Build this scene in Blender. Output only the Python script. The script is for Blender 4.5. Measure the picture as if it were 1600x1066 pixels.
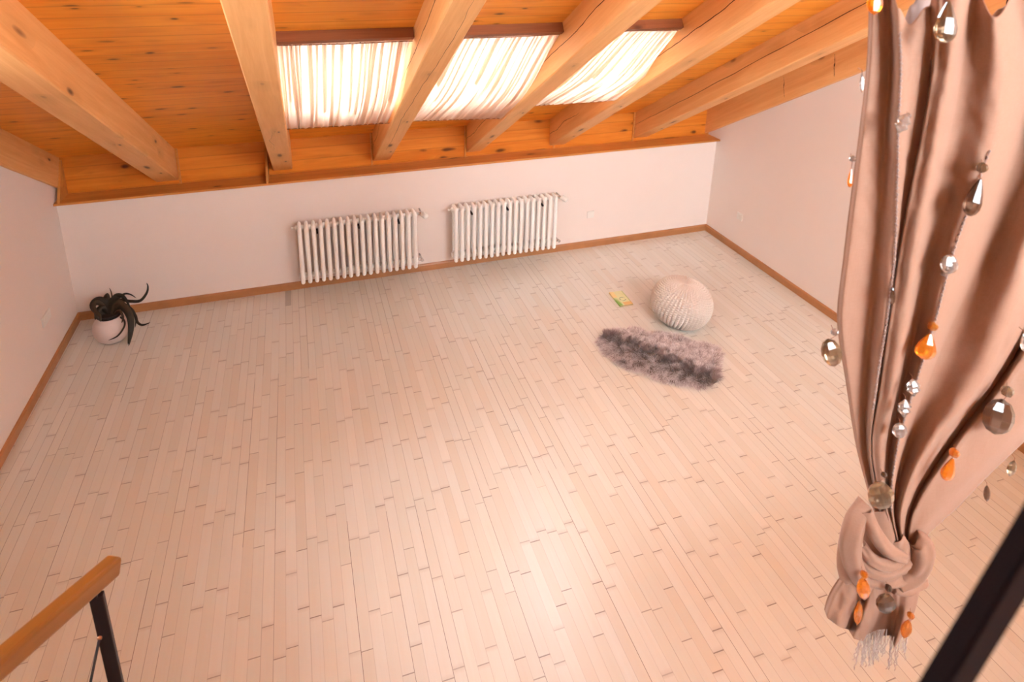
import bpy, bmesh, math, random
from mathutils import Vector, Matrix, noise
random.seed(7)
C = bpy.context.scene
for o in list(bpy.data.objects): bpy.data.objects.remove(o)
COL = C.collection
PI = math.pi

# ------------------------------------------------------------------ camera
F_PX, CX, CY = 952.53, 743.72, 183.05
CAM = Vector((0, 0, 3.2816))
R_ = Vector((0.95849, -0.28500, 0.0085976)); U_ = Vector((0.072039, 0.271232, 0.959814)); W_ = Vector((0.275877, 0.919353, -0.280504))
cd = bpy.data.cameras.new('camera'); cam = bpy.data.objects.new('camera', cd); COL.objects.link(cam)
m = Matrix.Identity(4)
for i in range(3):
    m[i][0] = R_[i]; m[i][1] = U_[i]; m[i][2] = -W_[i]; m[i][3] = CAM[i]
cam.matrix_world = m
cd.sensor_fit = 'HORIZONTAL'; cd.sensor_width = 36; cd.lens = F_PX / 1600 * 36
cd.shift_x = (800 - CX) / 1600; cd.shift_y = (CY - 533) / 1600
cd.clip_start = 0.02; cd.clip_end = 200
cd.dof.use_dof = True; cd.dof.focus_distance = 2.6; cd.dof.aperture_fstop = 4.8
C.camera = cam

# ------------------------------------------------------------------ light
EXPOSURE = 1.42
SKY = 11.0
w = bpy.data.worlds.new('sky'); C.world = w; w.use_nodes = True
bg = w.node_tree.nodes['Background']; bg.inputs[0].default_value = (0.88, 0.97, 1.10, 1); bg.inputs[1].default_value = SKY
C.view_settings.view_transform = 'Standard'; C.view_settings.look = 'None'
C.view_settings.exposure = EXPOSURE; C.view_settings.gamma = 1; C.view_settings.use_curve_mapping = False

# ------------------------------------------------------------------ room numbers
XL, XR, YB, YF = -2.016, 4.500, 5.500, -1.60
TAN = 0.60024; SL = math.atan(TAN)
def z_under(y): return 1.2737 + (5.5 - y) * TAN     # plane of the rafters' lower faces
def z_ceil(y): return 1.5668 + (5.5 - y) * TAN
YP = 5.655; ZS0, ZS1, YS = 1.1235, 1.1435, 5.438
ALONG = Vector((0, -math.cos(SL), math.sin(SL))); PERP = Vector((0, math.sin(SL), math.cos(SL)))   # up the slope, out of the roof

def portal(name, c, ex, ey, sx, sy):
    l = bpy.data.lights.new(name, 'AREA'); l.shape = 'RECTANGLE'; l.size = sx; l.size_y = sy
    l.cycles.is_portal = True
    o = bpy.data.objects.new(name, l); COL.objects.link(o)
    ez = Vector(ex).cross(Vector(ey)); mm = Matrix.Identity(4)
    for i in range(3): mm[i][0] = ex[i]; mm[i][1] = ey[i]; mm[i][2] = ez[i]; mm[i][3] = c[i]
    o.matrix_world = mm
# skylight openings: x0, x1, y of upper edge, y of lower edge
SKYL = [(-0.095, 0.640, 3.50, 4.36), (0.830, 1.585, 3.50, 4.36), (1.775, 2.500, 3.50, 4.36)]
UPPER_FILL = [(0.830, 1.585, 1.70, 2.35), (-0.095, .640, 2.00, 2.35)]     # two added roof windows, out of view, for cool light on the floor
for (a, b, y0, y1) in SKYL + UPPER_FILL:
    yc = (y0 + y1) / 2; c = Vector(((a + b) / 2, yc, z_ceil(yc))) + PERP * 0.30
    portal('skylight_daylight', c, (1, 0, 0), tuple(ALONG), b - a + .1, (y1 - y0) / math.cos(SL) + .2)
REAR_FILLW = (1.1, 4.4, 3.05, 4.85)         # added fill window in the wall behind the camera: x0 x1 z0 z1
portal('rear_fill_daylight', ((REAR_FILLW[0] + REAR_FILLW[1]) / 2, YF - .12, (REAR_FILLW[2] + REAR_FILLW[3]) / 2), (1, 0, 0), (0, 0, 1), REAR_FILLW[1] - REAR_FILLW[0], REAR_FILLW[3] - REAR_FILLW[2])
# portal must shine towards +y
C.objects['rear_fill_daylight'].matrix_world = Matrix.Translation(((REAR_FILLW[0] + REAR_FILLW[1]) / 2, YF - .12, (REAR_FILLW[2] + REAR_FILLW[3]) / 2)) @ Matrix.Rotation(PI / 2, 4, 'X') @ Matrix.Rotation(PI, 4, 'X')

LEFT_FILLW = (1.0, 2.5, 2.3, 3.25)        # added unseen window in the left wall, for side light: y0 y1 z0 z1
portal('left_fill_daylight', (XL - .12, (LEFT_FILLW[0] + LEFT_FILLW[1]) / 2, (LEFT_FILLW[2] + LEFT_FILLW[3]) / 2), (0, 0, 1), (0, -1, 0), 1, 1)
lw = C.collection.objects['left_fill_daylight']; lw.data.size = LEFT_FILLW[1] - LEFT_FILLW[0]; lw.data.size_y = LEFT_FILLW[3] - LEFT_FILLW[2]
lw.matrix_world = Matrix.Translation((XL - .12, (LEFT_FILLW[0] + LEFT_FILLW[1]) / 2, (LEFT_FILLW[2] + LEFT_FILLW[3]) / 2)) @ Matrix(((0, 0, -1, 0), (1, 0, 0, 0), (0, -1, 0, 0), (0, 0, 0, 1)))
# ------------------------------------------------------------------ helpers
def ray(px, py): return W_ * F_PX + R_ * (px - CX) - U_ * (py - CY)
def at_y(px, py, y): d = ray(px, py); return CAM + d * (y / d.y)
def at_z(px, py, z): d = ray(px, py); return CAM + d * ((z - CAM.z) / d.z)
def at_d(px, py, dep): return CAM + ray(px, py) * (dep / F_PX)

class MB:
    def __init__(s): s.v = []; s.f = []; s.mi = []; s.sm = []
    def add(s, vs, fs, mi=0, smooth=False):
        b = len(s.v); s.v += [tuple(v) for v in vs]
        for f in fs: s.f.append(tuple(b + i for i in f)); s.mi.append(mi); s.sm.append(smooth)
    def box(s, x0, x1, y0, y1, z0, z1, mi=0, M=None):
        vs = [Vector((x, y, z)) for x in (x0, x1) for y in (y0, y1) for z in (z0, z1)]
        if M: vs = [M @ v for v in vs]
        s.add(vs, [(0, 1, 3, 2), (4, 6, 7, 5), (0, 4, 5, 1), (2, 3, 7, 6), (0, 2, 6, 4), (1, 5, 7, 3)], mi)
    def rbox(s, x0, x1, y0, y1, z0, z1, r=.004, seg=2, mi=0, M=None):
        bm = bmesh.new(); bmesh.ops.create_cube(bm, size=1)
        for v in bm.verts: v.co = Vector(((x0 + x1) / 2 + v.co.x * (x1 - x0), (y0 + y1) / 2 + v.co.y * (y1 - y0), (z0 + z1) / 2 + v.co.z * (z1 - z0)))
        bmesh.ops.bevel(bm, geom=list(bm.edges), offset=r, segments=seg, affect='EDGES', profile=.5)
        bm.verts.index_update()
        vs = [(M @ v.co if M else v.co.copy()) for v in bm.verts]
        s.add(vs, [[v.index for v in f.verts] for f in bm.faces], mi, False); bm.free()
    def prism(s, pts, a, b, mi=0):      # pts: list of Vectors, extruded from offset a to offset b (Vectors)
        n = len(pts); vs = [p + a for p in pts] + [p + b for p in pts]
        s.add(vs, [tuple(range(n))[::-1], tuple(range(n, 2 * n))] + [(i, (i + 1) % n, n + (i + 1) % n, n + i) for i in range(n)], mi)
    def tube(s, pts, rad, seg=10, mi=0, flat=1.0, cap=True, up=None):
        pts = [Vector(p) for p in pts]; n = len(pts)
        rr = rad if isinstance(rad, (list, tuple)) else [rad] * n
        t0 = (pts[1] - pts[0]).normalized(); ref = Vector(up) if up else (Vector((0, 0, 1)) if abs(t0.z) < .9 else Vector((1, 0, 0)))
        rings = []
        nrm = (ref - t0 * ref.dot(t0)).normalized()
        for i, p in enumerate(pts):
            t = (pts[min(i + 1, n - 1)] - pts[max(i - 1, 0)]).normalized()
            nrm = (nrm - t * nrm.dot(t)).normalized(); bn = t.cross(nrm)
            rings.append([p + (nrm * math.cos(2 * PI * k / seg) * flat + bn * math.sin(2 * PI * k / seg)) * rr[i] for k in range(seg)])
        vs = [v for r in rings for v in r]; fs = []
        for i in range(n - 1):
            for k in range(seg):
                a = i * seg + k; b = i * seg + (k + 1) % seg; fs.append((a, b, b + seg, a + seg))
        if cap: fs.append(tuple(range(seg))[::-1]); fs.append(tuple((n - 1) * seg + k for k in range(seg)))
        s.add(vs, fs, mi, True)
    def lathe(s, prof, c, seg=24, mi=0, axis=(0, 0, 1), sx=1, sy=1, rot=0, smooth=True, M=None):
        az = Vector(axis).normalized(); ax = az.orthogonal().normalized(); ay = az.cross(ax)
        if abs(az.z) > .999: ax = Vector((1, 0, 0)); ay = Vector((0, 1, 0))
        c = Vector(c); vs = []; fs = []; n = len(prof)
        for (r, z) in prof:
            for k in range(seg):
                a = 2 * PI * k / seg + rot
                v = c + az * z + (ax * math.cos(a) * sx + ay * math.sin(a) * sy) * r
                vs.append(M @ v if M else v)
        for i in range(n - 1):
            for k in range(seg):
                a = i * seg + k; b = i * seg + (k + 1) % seg; fs.append((a, b, b + seg, a + seg))
        fs.append(tuple(range(seg))[::-1]); fs.append(tuple((n - 1) * seg + k for k in range(seg)))
        s.add(vs, fs, mi, smooth)
    def grid(s, rows, mi=0, smooth=True):
        nr = len(rows); nc = len(rows[0]); vs = [v for r in rows for v in r]
        s.add(vs, [(i * nc + j, i * nc + j + 1, (i + 1) * nc + j + 1, (i + 1) * nc + j) for i in range(nr - 1) for j in range(nc - 1)], mi, smooth)
    def build(s, name, mats, parent=None, origin=None, label=None, kind=None, solid=0, bevel=0):
        me = bpy.data.meshes.new(name); o = bpy.data.objects.new(name, me); COL.objects.link(o)
        off = Vector(origin) if origin is not None else Vector((0, 0, 0))
        me.from_pydata([tuple(Vector(v) - off) for v in s.v], [], s.f); me.update()
        for mt in (mats if isinstance(mats, (list, tuple)) else [mats]): me.materials.append(mt)
        me.polygons.foreach_set('material_index', s.mi); me.polygons.foreach_set('use_smooth', s.sm)
        bm = bmesh.new(); bm.from_mesh(me); bmesh.ops.recalc_face_normals(bm, faces=bm.faces); bm.to_mesh(me); bm.free()
        if parent is not None:
            o.parent = parent; par = Vector((0, 0, 0)); q = parent
            while q is not None: par += q.location; q = q.parent
            o.location = off - par
        else: o.location = off
        if label: o['label'] = label
        if kind: o['kind'] = kind
        if solid:
            md = o.modifiers.new('thickness', 'SOLIDIFY'); md.thickness = solid; md.offset = 0
        if bevel:
            md = o.modifiers.new('bevel', 'BEVEL'); md.width = bevel; md.segments = 2; md.limit_method = 'ANGLE'; md.angle_limit = .6
        return o
def thing(name, label, cat, loc, group=None):
    o = bpy.data.objects.new(name, None); COL.objects.link(o); o.location = loc; o.empty_display_size = .1
    return tag(o, label, cat, group)
def tag(o, label, cat, group=None, kind=None):
    o['label'] = label; o['category'] = cat
    if group: o['group'] = group
    if kind: o['kind'] = kind
    return o
def place(o, th, mm):      # o gets the world matrix mm under the unrotated thing th
    o.parent = th; o.matrix_basis = Matrix.Translation(-th.location) @ mm
def smoothstep(a, b, x):
    t = max(0, min(1, (x - a) / (b - a))); return t * t * (3 - 2 * t)

# ------------------------------------------------------------------ materials
class NT:
    def __init__(s, name):
        s.m = bpy.data.materials.new(name); s.m.use_nodes = True; s.t = s.m.node_tree; s.b = s.t.nodes['Principled BSDF']; s.out = s.t.nodes['Material Output']
    def n(s, ty, **kw):
        nd = s.t.nodes.new(ty)
        for k, v in kw.items(): setattr(nd, k, v)
        return nd
    def l(s, a, b): s.t.links.new(a, b)
    def put(s, sock, v):
        if hasattr(v, 'links') or isinstance(v, bpy.types.NodeSocket): s.l(v, sock)
        else: sock.default_value = v
    def math(s, op, a, b=None, c=None, clamp=False):
        nd = s.n('ShaderNodeMath', operation=op); nd.use_clamp = clamp
        for i, v in enumerate((a, b, c)):
            if v is not None: s.put(nd.inputs[i], v)
        return nd.outputs[0]
    def mix(s, f, a, b, blend='MIX'):
        nd = s.n('ShaderNodeMix', data_type='RGBA', blend_type=blend); s.put(nd.inputs['Factor'], f)
        s.put(nd.inputs['A'], a if not isinstance(a, tuple) else (*a, 1)[:4]); s.put(nd.inputs['B'], b if not isinstance(b, tuple) else (*b, 1)[:4])
        return nd.outputs['Result']
    def comb(s, x, y, z):
        nd = s.n('ShaderNodeCombineXYZ'); s.put(nd.inputs[0], x); s.put(nd.inputs[1], y); s.put(nd.inputs[2], z); return nd.outputs[0]
    def obj(s):
        tc = s.n('ShaderNodeTexCoord'); sp = s.n('ShaderNodeSeparateXYZ'); s.l(tc.outputs['Object'], sp.inputs[0]); return sp.outputs[0], sp.outputs[1], sp.outputs[2]
    def noise(s, v, scale=1, detail=3, rough=.5, dist=0):
        nd = s.n('ShaderNodeTexNoise'); s.l(v, nd.inputs['Vector']); nd.inputs['Scale'].default_value = scale; nd.inputs['Detail'].default_value = detail
        nd.inputs['Roughness'].default_value = rough; nd.inputs['Distortion'].default_value = dist; return nd.outputs['Fac']
    def white(s, v):
        nd = s.n('ShaderNodeTexWhiteNoise'); nd.noise_dimensions = '3D'; s.l(v, nd.inputs['Vector']); return nd.outputs['Value']
    def ramp(s, f, stops):
        nd = s.n('ShaderNodeValToRGB'); s.l(f, nd.inputs[0]); e = nd.color_ramp.elements
        e[0].position, e[0].color = stops[0][0], (*stops[0][1], 1); e[1].position, e[1].color = stops[-1][0], (*stops[-1][1], 1)
        for p, c in stops[1:-1]: q = e.new(p); q.color = (*c, 1)
        return nd.outputs[0]
    def bump(s, h, strength=.2, dist=.002):
        nd = s.n('ShaderNodeBump'); nd.inputs['Strength'].default_value = strength; nd.inputs['Distance'].default_value = dist
        s.l(h, nd.inputs['Height']); s.l(nd.outputs[0], s.b.inputs['Normal'])
    def set(s, **kw):
        for k, v in kw.items():
            sock = s.b.inputs[k.replace('_', ' ')]
            if isinstance(v, tuple) and len(v) == 3: v = (*v, 1)
            s.put(sock, v)
        return s

def plain(name, col, rough=.5, metal=0, var=.06, scale=20, bump=0, **kw):
    t = NT(name); tc = t.n('ShaderNodeTexCoord'); nz = t.noise(tc.outputs['Object'], scale, 3)
    c2 = tuple(max(0, c * (1 - var * 2)) for c in col); c3 = tuple(min(1, c * (1 + var)) for c in col)
    t.set(Base_Color=t.mix(nz, c2, c3), Roughness=rough, Metallic=metal, **kw)
    if bump: t.bump(nz, bump)
    return t.m

def pine(name, axis, plank=None, base=((.58, .20, .035), (.80, .36, .10)), knots=1.0, rough=.42, pw=.12, spread=.3, kscale=1.0):
    """axis: 0,1,2 = grain direction; plank = axis across which boards follow each other"""
    t = NT(name); x, y, z = t.obj(); co = [x, y, z]
    stretch = [14, 14, 14]; stretch[axis] = .9
    if plank is not None:
        pid = t.math('FLOOR', t.math('DIVIDE', co[plank], pw)); sh = t.math('MULTIPLY', pid, 3.71)
    else: sh = 0.0
    v = [t.math('MULTIPLY', c, k) for c, k in zip(co, stretch)]
    v[axis] = t.math('ADD', v[axis], sh)
    vec = t.comb(*v)
    big = t.noise(vec, .9, 4, .6, 1.2)
    fine = t.noise(t.comb(*[t.math('MULTIPLY', c, k * 5) for c, k in zip(v, (1, 1, 1))]), 1.2, 3, .6)
    f = t.math('ADD', t.math('MULTIPLY', big, .75), t.math('MULTIPLY', fine, .25))
    col = t.ramp(f, [(.32, base[0]), (.5, tuple((a + b) / 2 for a, b in zip(*base))), (.68, base[1])])
    # knots
    ks = [9 * kscale] * 3; ks[axis] = 3.6 * kscale
    kv = [t.math('MULTIPLY', c, k) for c, k in zip(co, ks)]
    wob = t.noise(t.comb(*co), 3, 2)
    kv[axis] = t.math('ADD', kv[axis], t.math('ADD', sh, wob))
    vo = t.n('ShaderNodeTexVoronoi'); t.l(t.comb(*kv), vo.inputs['Vector']); vo.inputs['Scale'].default_value = 1
    sp = t.n('ShaderNodeSeparateColor'); t.l(vo.outputs['Color'], sp.inputs[0])
    rad = t.math('MULTIPLY', t.math('GREATER_THAN', sp.outputs[0], 1 - .42 * knots), t.math('ADD', .07, t.math('MULTIPLY', sp.outputs[1], .13)))
    kn = t.math('SUBTRACT', 1.0, t.math('DIVIDE', t.math('SUBTRACT', vo.outputs['Distance'], t.math('MULTIPLY', rad, .5)), t.math('ADD', t.math('MULTIPLY', rad, .7), .001)), clamp=True)
    kn = t.math('MULTIPLY', kn, t.math('GREATER_THAN', rad, .01))
    halo = t.math('MULTIPLY', t.math('SUBTRACT', 1.0, t.math('DIVIDE', vo.outputs['Distance'], t.math('ADD', t.math('MULTIPLY', rad, 3.4), .001)), clamp=True), t.math('GREATER_THAN', rad, .01))
    col = t.mix(t.math('MULTIPLY', halo, .4), col, tuple(c * .55 for c in base[0]))
    col = t.mix(t.math('MULTIPLY', kn, .85), col, (.075, .018, .006))
    if plank is not None:
        fr = t.math('FRACT', t.math('DIVIDE', co[plank], pw)); e = t.math('ABSOLUTE', t.math('SUBTRACT', fr, .5))
        seam = t.math('GREATER_THAN', e, .488)
        tone = t.white(t.comb(pid, 3.3, 1.7))
        col = t.mix(t.math('MULTIPLY', t.math('SUBTRACT', tone, .35), spread), col, tuple(c * .5 for c in base[0]))
        soft = t.math('MULTIPLY', t.math('SUBTRACT', e, .40, clamp=True), 2.0)
        col = t.mix(t.math('MULTIPLY', seam, .38), col, (.12, .035, .01)); col = t.mix(soft, col, tuple(c * .6 for c in base[0]))
    t.set(Base_Color=col, Roughness=rough); t.b.inputs['Specular IOR Level'].default_value = .35
    t.bump(fine, .12, .001)
    return t.m

# wall paint, with a faint roller texture
t = NT('wall_paint'); tc = t.n('ShaderNodeTexCoord'); nz = t.noise(tc.outputs['Object'], 1.2, 3); n2 = t.noise(tc.outputs['Object'], 160, 2)
t.set(Base_Color=t.mix(nz, (.80, .68, .61), (.84, .73, .67)), Roughness=.75); t.bump(n2, .05, .001); M_WALL = t.m

# floor boards run towards the window wall (y)
t = NT('floor_boards'); x, y, z = t.obj(); BW, BL = .0578, .46
bend = t.math('MULTIPLY', t.noise(t.comb(t.math('MULTIPLY', x, .4), t.math('MULTIPLY', y, .25), 0.0), 1, 1), .05)
rx = t.math('DIVIDE', t.math('ADD', x, bend), BW); row = t.math('FLOOR', rx); fx = t.math('FRACT', rx)
off = t.white(t.comb(row, 1.3, 7.1)); ry = t.math('ADD', t.math('DIVIDE', y, BL), t.math('MULTIPLY', off, 9.0)); cell = t.math('FLOOR', ry)
jit = t.math('MULTIPLY', t.white(t.comb(row, cell, 5.5)), .34); fy0 = t.math('FRACT', ry)
fy = t.math('SUBTRACT', fy0, jit); cid = t.math('SUBTRACT', cell, t.math('LESS_THAN', fy, 0.0))
tone = t.white(t.comb(row, cid, 2.2)); tone2 = t.white(t.comb(row, cid, 8.8))
grain = t.noise(t.comb(t.math('ADD', t.math('MULTIPLY', x, 60), t.math('MULTIPLY', tone, 50)), t.math('MULTIPLY', y, 3), tone2), 1, 4, .6)
fcol = t.mix(tone, (.66, .63, .55), (.71, .69, .63))
fcol = t.mix(t.math('MULTIPLY', t.math('GREATER_THAN', tone2, .88), .22), fcol, (.64, .50, .37))
fcol = t.mix(t.math('MULTIPLY', t.math('LESS_THAN', tone2, .15), .4), fcol, (.77, .73, .65))
fcol = t.mix(t.math('MULTIPLY', t.math('SUBTRACT', grain, .35, clamp=True), .5), fcol, (.62, .50, .38))
ex = t.math('SUBTRACT', .5, t.math('ABSOLUTE', t.math('SUBTRACT', fx, .5)))           # 0 at a long seam
sw = t.white(t.comb(row, t.math('FLOOR', t.math('DIVIDE', y, .9)), 4.4)); swl = t.white(t.comb(t.math('FLOOR', t.math('ADD', rx, .5)), t.math('FLOOR', t.math('MULTIPLY', y, .7)), 9.4))
seam = t.math('MULTIPLY', t.math('LESS_THAN', ex, .024), t.math('ADD', .18, t.math('MULTIPLY', t.math('POWER', swl, 3.0), .75)))
ey = t.math('ABSOLUTE', fy); seam2 = t.math('MULTIPLY', t.math('LESS_THAN', ey, .0055), t.math('ADD', .25, t.math('MULTIPLY', tone2, .6)))
smudge = t.math('MULTIPLY', t.math('MULTIPLY', t.math('SUBTRACT', 1.0, t.math('DIVIDE', ey, .05), clamp=True), t.math('GREATER_THAN', tone, .55)), .22)
fcol = t.mix(smudge, fcol, (.26, .15, .09))
g = t.math('MAXIMUM', seam, seam2); fcol = t.mix(g, fcol, (.10, .045, .025))
# one grey worn board end by the baseboard left of the radiator
gb = t.math('MULTIPLY', t.math('MULTIPLY', t.math('GREATER_THAN', x, -.262), t.math('LESS_THAN', x, -.208)), t.math('MULTIPLY', t.math('GREATER_THAN', y, 5.22), t.math('LESS_THAN', y, 5.5)))
fcol = t.mix(t.math('MULTIPLY', gb, .75), fcol, (.34, .30, .25))
rg = t.math('ADD', .30, t.math('MULTIPLY', t.noise(t.comb(x, y, 0.0), 5, 3), .16)); rg = t.math('ADD', rg, t.math('MULTIPLY', tone2, .08))
t.set(Base_Color=fcol, Roughness=rg); t.b.inputs['Specular IOR Level'].default_value = .5; t.b.inputs['Coat Weight'].default_value = 1; t.b.inputs['Coat Roughness'].default_value = .33; t.b.inputs['Coat IOR'].default_value = 2.0
t.bump(t.math('ADD', t.math('SUBTRACT', 1.0, g), t.math('MULTIPLY', tone, .35)), .25, .001); M_FLOOR = t.m

M_CEIL = pine('pine_boarding', 0, plank=1, pw=.105, knots=1.5, base=((.80, .26, .02), (.93, .38, .055)), spread=.2, kscale=1.3)
M_PANEL = pine('pine_eave_boarding', 0, plank=2, pw=.115, knots=1.3, base=((.66, .185, .016), (.82, .29, .036)), kscale=1.0)
M_RAFT = pine('pine_timber', 0, knots=1.25, base=((.74, .34, .11), (.88, .48, .19)), rough=.5, kscale=1.0)
M_SHELF = pine('pine_shelf', 0, knots=.7, base=((.52, .19, .04), (.70, .31, .08)), rough=.4)
M_BATTEN = pine('pine_batten_shade', 0, knots=.3, base=((.20, .055, .018), (.30, .10, .035)), rough=.5)  # backlit shade of the batten faces is put into this dark colour
M_BASE = plain('oak_baseboard', (.46, .20, .075), .38, scale=9, var=.12)
M_OAK = pine('oak_handrail', 0, knots=0, base=((.17, .058, .009), (.27, .10, .018)), rough=.33)
M_CRACK = plain('timber_crack', (.07, .02, .008), .9)
M_RADI = plain('radiator_enamel', (.93, .90, .85), .35, var=.02)
M_WPLAST = plain('white_plastic', (.80, .76, .70), .35, var=.02)
M_CHROME = plain('chrome', (.62, .60, .58), .22, 1.0)
M_DARKHOLE = plain('dark_hole', (.02, .015, .012), .8)
M_IRON = plain('dark_iron', (.014, .006, .007), .45, 0, var=.2, Specular_IOR_Level=.3)
M_IRON2 = plain('dark_railing', (.008, .003, .004), .7, .0, var=.2, Specular_IOR_Level=.08)

# ------------------------------------------------------------------ room shell
T = .25
b = MB(); b.box(XL - T, XR + T, YF - T, YB + T + .3, -.2, 0); b.build('floor', M_FLOOR, kind='structure')
# window wall (knee wall) under the eaves
b = MB(); b.box(XL - T, XR + T, YB, YB + .16, 0, ZS0); b.build('wall_back', M_WALL, kind='structure')
for nm, x0, x1 in (('wall_left', XL - T, XL), ('wall_right', XR, XR + T)):
    b = MB(); zt_ = lambda y: z_ceil(y) + .25
    if nm == 'wall_right': quads = [(YF, 6.0, 0, None)]
    else: y0, y1, q0, q1 = LEFT_FILLW; quads = [(YF, y0, 0, None), (y1, 6.0, 0, None), (y0, y1, 0, q0), (y0, y1, q1, None)]
    for (ya, yb, za, zb_) in quads:
        pts = [Vector((0, ya, za)), Vector((0, yb, za)), Vector((0, yb, zb_ or zt_(yb))), Vector((0, ya, zb_ or zt_(ya)))]
        b.prism(pts, Vector((x0, 0, 0)), Vector((x1, 0, 0)))
    b.build(nm, M_WALL, kind='structure')
# wall behind the camera with the added fill window
a0, a1, c0, c1 = REAR_FILLW; zt = z_ceil(YF) + .3
b = MB()
b.box(XL - T, XR + T, YF - .24, YF, 0, c0); b.box(XL - T, XR + T, YF - .24, YF, c1, zt)
b.box(XL - T, a0, YF - .24, YF, c0, c1); b.box(a1, XR + T, YF - .24, YF, c0, c1); b.build('wall_front', M_WALL, kind='structure')
t = NT('window_glass'); tr = t.n('ShaderNodeBsdfTransparent'); gl = t.n('ShaderNodeBsdfGlossy'); gl.inputs['Roughness'].default_value = .02
fr = t.n('ShaderNodeFresnel'); fr.inputs['IOR'].default_value = 1.3; mx = t.n('ShaderNodeMixShader'); tr.inputs[0].default_value = (.96, .98, .98, 1)
t.l(fr.outputs[0], mx.inputs[0]); t.l(tr.outputs[0], mx.inputs[1]); t.l(gl.outputs[0], mx.inputs[2]); t.l(mx.outputs[0], t.out.inputs[0]); M_GLASS = t.m
M_WFRAME = pine('window_frame_wood', 0, knots=.2, base=((.62, .33, .12), (.74, .46, .22)), rough=.4)
b = MB()
for (p, q, r_, s_) in ((a0, a1, c0, c0 + .07), (a0, a1, c1 - .07, c1), (a0, a0 + .07, c0, c1), (a1 - .07, a1, c0, c1), ((a0 + a1) / 2 - .04, (a0 + a1) / 2 + .04, c0, c1)):
    b.box(p, q, YF - .16, YF - .09, r_, s_)
wf = b.build('window_4', M_WFRAME, kind='structure')  # frame of the added rear fill window
M_FILLGLASS = M_GLASS.copy(); M_FILLGLASS.name = 'fill_tint_glass'  # tint added to warm the daylight from the rear and left fill windows
for nd in M_FILLGLASS.node_tree.nodes:
    if nd.type == 'BSDF_TRANSPARENT': nd.inputs[0].default_value = (.98, .955, .92, 1)
b = MB(); b.box(a0, a1, YF - .13, YF - .122, c0, c1); b.build('pane', M_FILLGLASS, wf)
y0, y1, q0, q1 = LEFT_FILLW; b = MB()  # frame and pane of the added left fill window
for (p, q, r_, s_) in ((y0, y1, q0, q0 + .07), (y0, y1, q1 - .07, q1), (y0, y0 + .07, q0, q1), (y1 - .07, y1, q0, q1), ((y0 + y1) / 2 - .04, (y0 + y1) / 2 + .04, q0, q1)):
    b.box(XL - .16, XL - .09, p, q, r_, s_)
wf = b.build('window_7', M_WFRAME, kind='structure')
b = MB(); b.box(XL - .13, XL - .122, y0, y1, q0, q1); b.build('pane', M_FILLGLASS, wf)
# gallery the photographer stands on
b = MB(); b.box(XL, XR, YF, .52, 1.60, 1.75); b.build('floor', M_FLOOR, kind='structure')

# ceiling boarding with three skylight wells
def roof_pt(x, y, off): return Vector((x, y, z_ceil(y))) + PERP * off
b = MB(); xs = [XL - T] + [v for s in SKYL for v in s[:2]] + [XR + T]; ysl = [6.0, SKYL[0][3], SKYL[0][2], UPPER_FILL[0][3], UPPER_FILL[1][2], UPPER_FILL[0][2], YF - .3]; RT = .22
for i in range(len(xs) - 1):
    for j in range(6):
        if (j == 1 and i % 2 == 1) or (j == 3 and i in (1, 3)) or (j == 4 and i == 3): continue
        q = [(xs[i], ysl[j]), (xs[i + 1], ysl[j]), (xs[i + 1], ysl[j + 1]), (xs[i], ysl[j + 1])]
        vs = [roof_pt(x, y, 0) for x, y in q] + [roof_pt(x, y, RT) for x, y in q]
        b.add(vs, [(0, 1, 2, 3), (7, 6, 5, 4), (0, 4, 5, 1), (1, 5, 6, 2), (2, 6, 7, 3), (3, 7, 4, 0)])
b.build('ceiling', M_CEIL, kind='structure')
for k, (x0, x1, y0, y1) in enumerate(SKYL + UPPER_FILL):
    def rp(x, y, o): return roof_pt(x, y, o)
    fr = MB(); wdt = .055
    def slab(mb, xa, xb, ya, yb, o0, o1):
        q = [(xa, yb), (xb, yb), (xb, ya), (xa, ya)]
        vs = [rp(x, y, o0) for x, y in q] + [rp(x, y, o1) for x, y in q]
        mb.add(vs, [(3, 2, 1, 0), (4, 5, 6, 7), (0, 1, 5, 4), (1, 2, 6, 5), (2, 3, 7, 6), (3, 0, 4, 7)])
    for (xa, xb, ya, yb) in ((x0, x1, y0, y0 + wdt), (x0, x1, y1 - wdt * 1.6, y1), (x0, x0 + wdt, y0, y1), (x1 - wdt, x1, y0, y1)): slab(fr, xa, xb, ya, yb, .12, .20)
    wo = fr.build('window_%d' % (k + 1 if k < 3 else k + 2), M_WFRAME, kind='structure')  # the last two are added openings for fill light
    g_ = MB(); slab(g_, x0 + wdt * .8, x1 - wdt * .8, y0 + wdt * .8, y1 - wdt, .155, .163); g_.build('pane', M_GLASS, wo)
    if k > 2: continue
    bt = MB(); slab(bt, x0 - .01, x1 + .015, y0 - .045, y0 - .012, -.062, 0); bt.build('trim_%d' % (k + 1), M_BATTEN, kind='structure')

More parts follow.
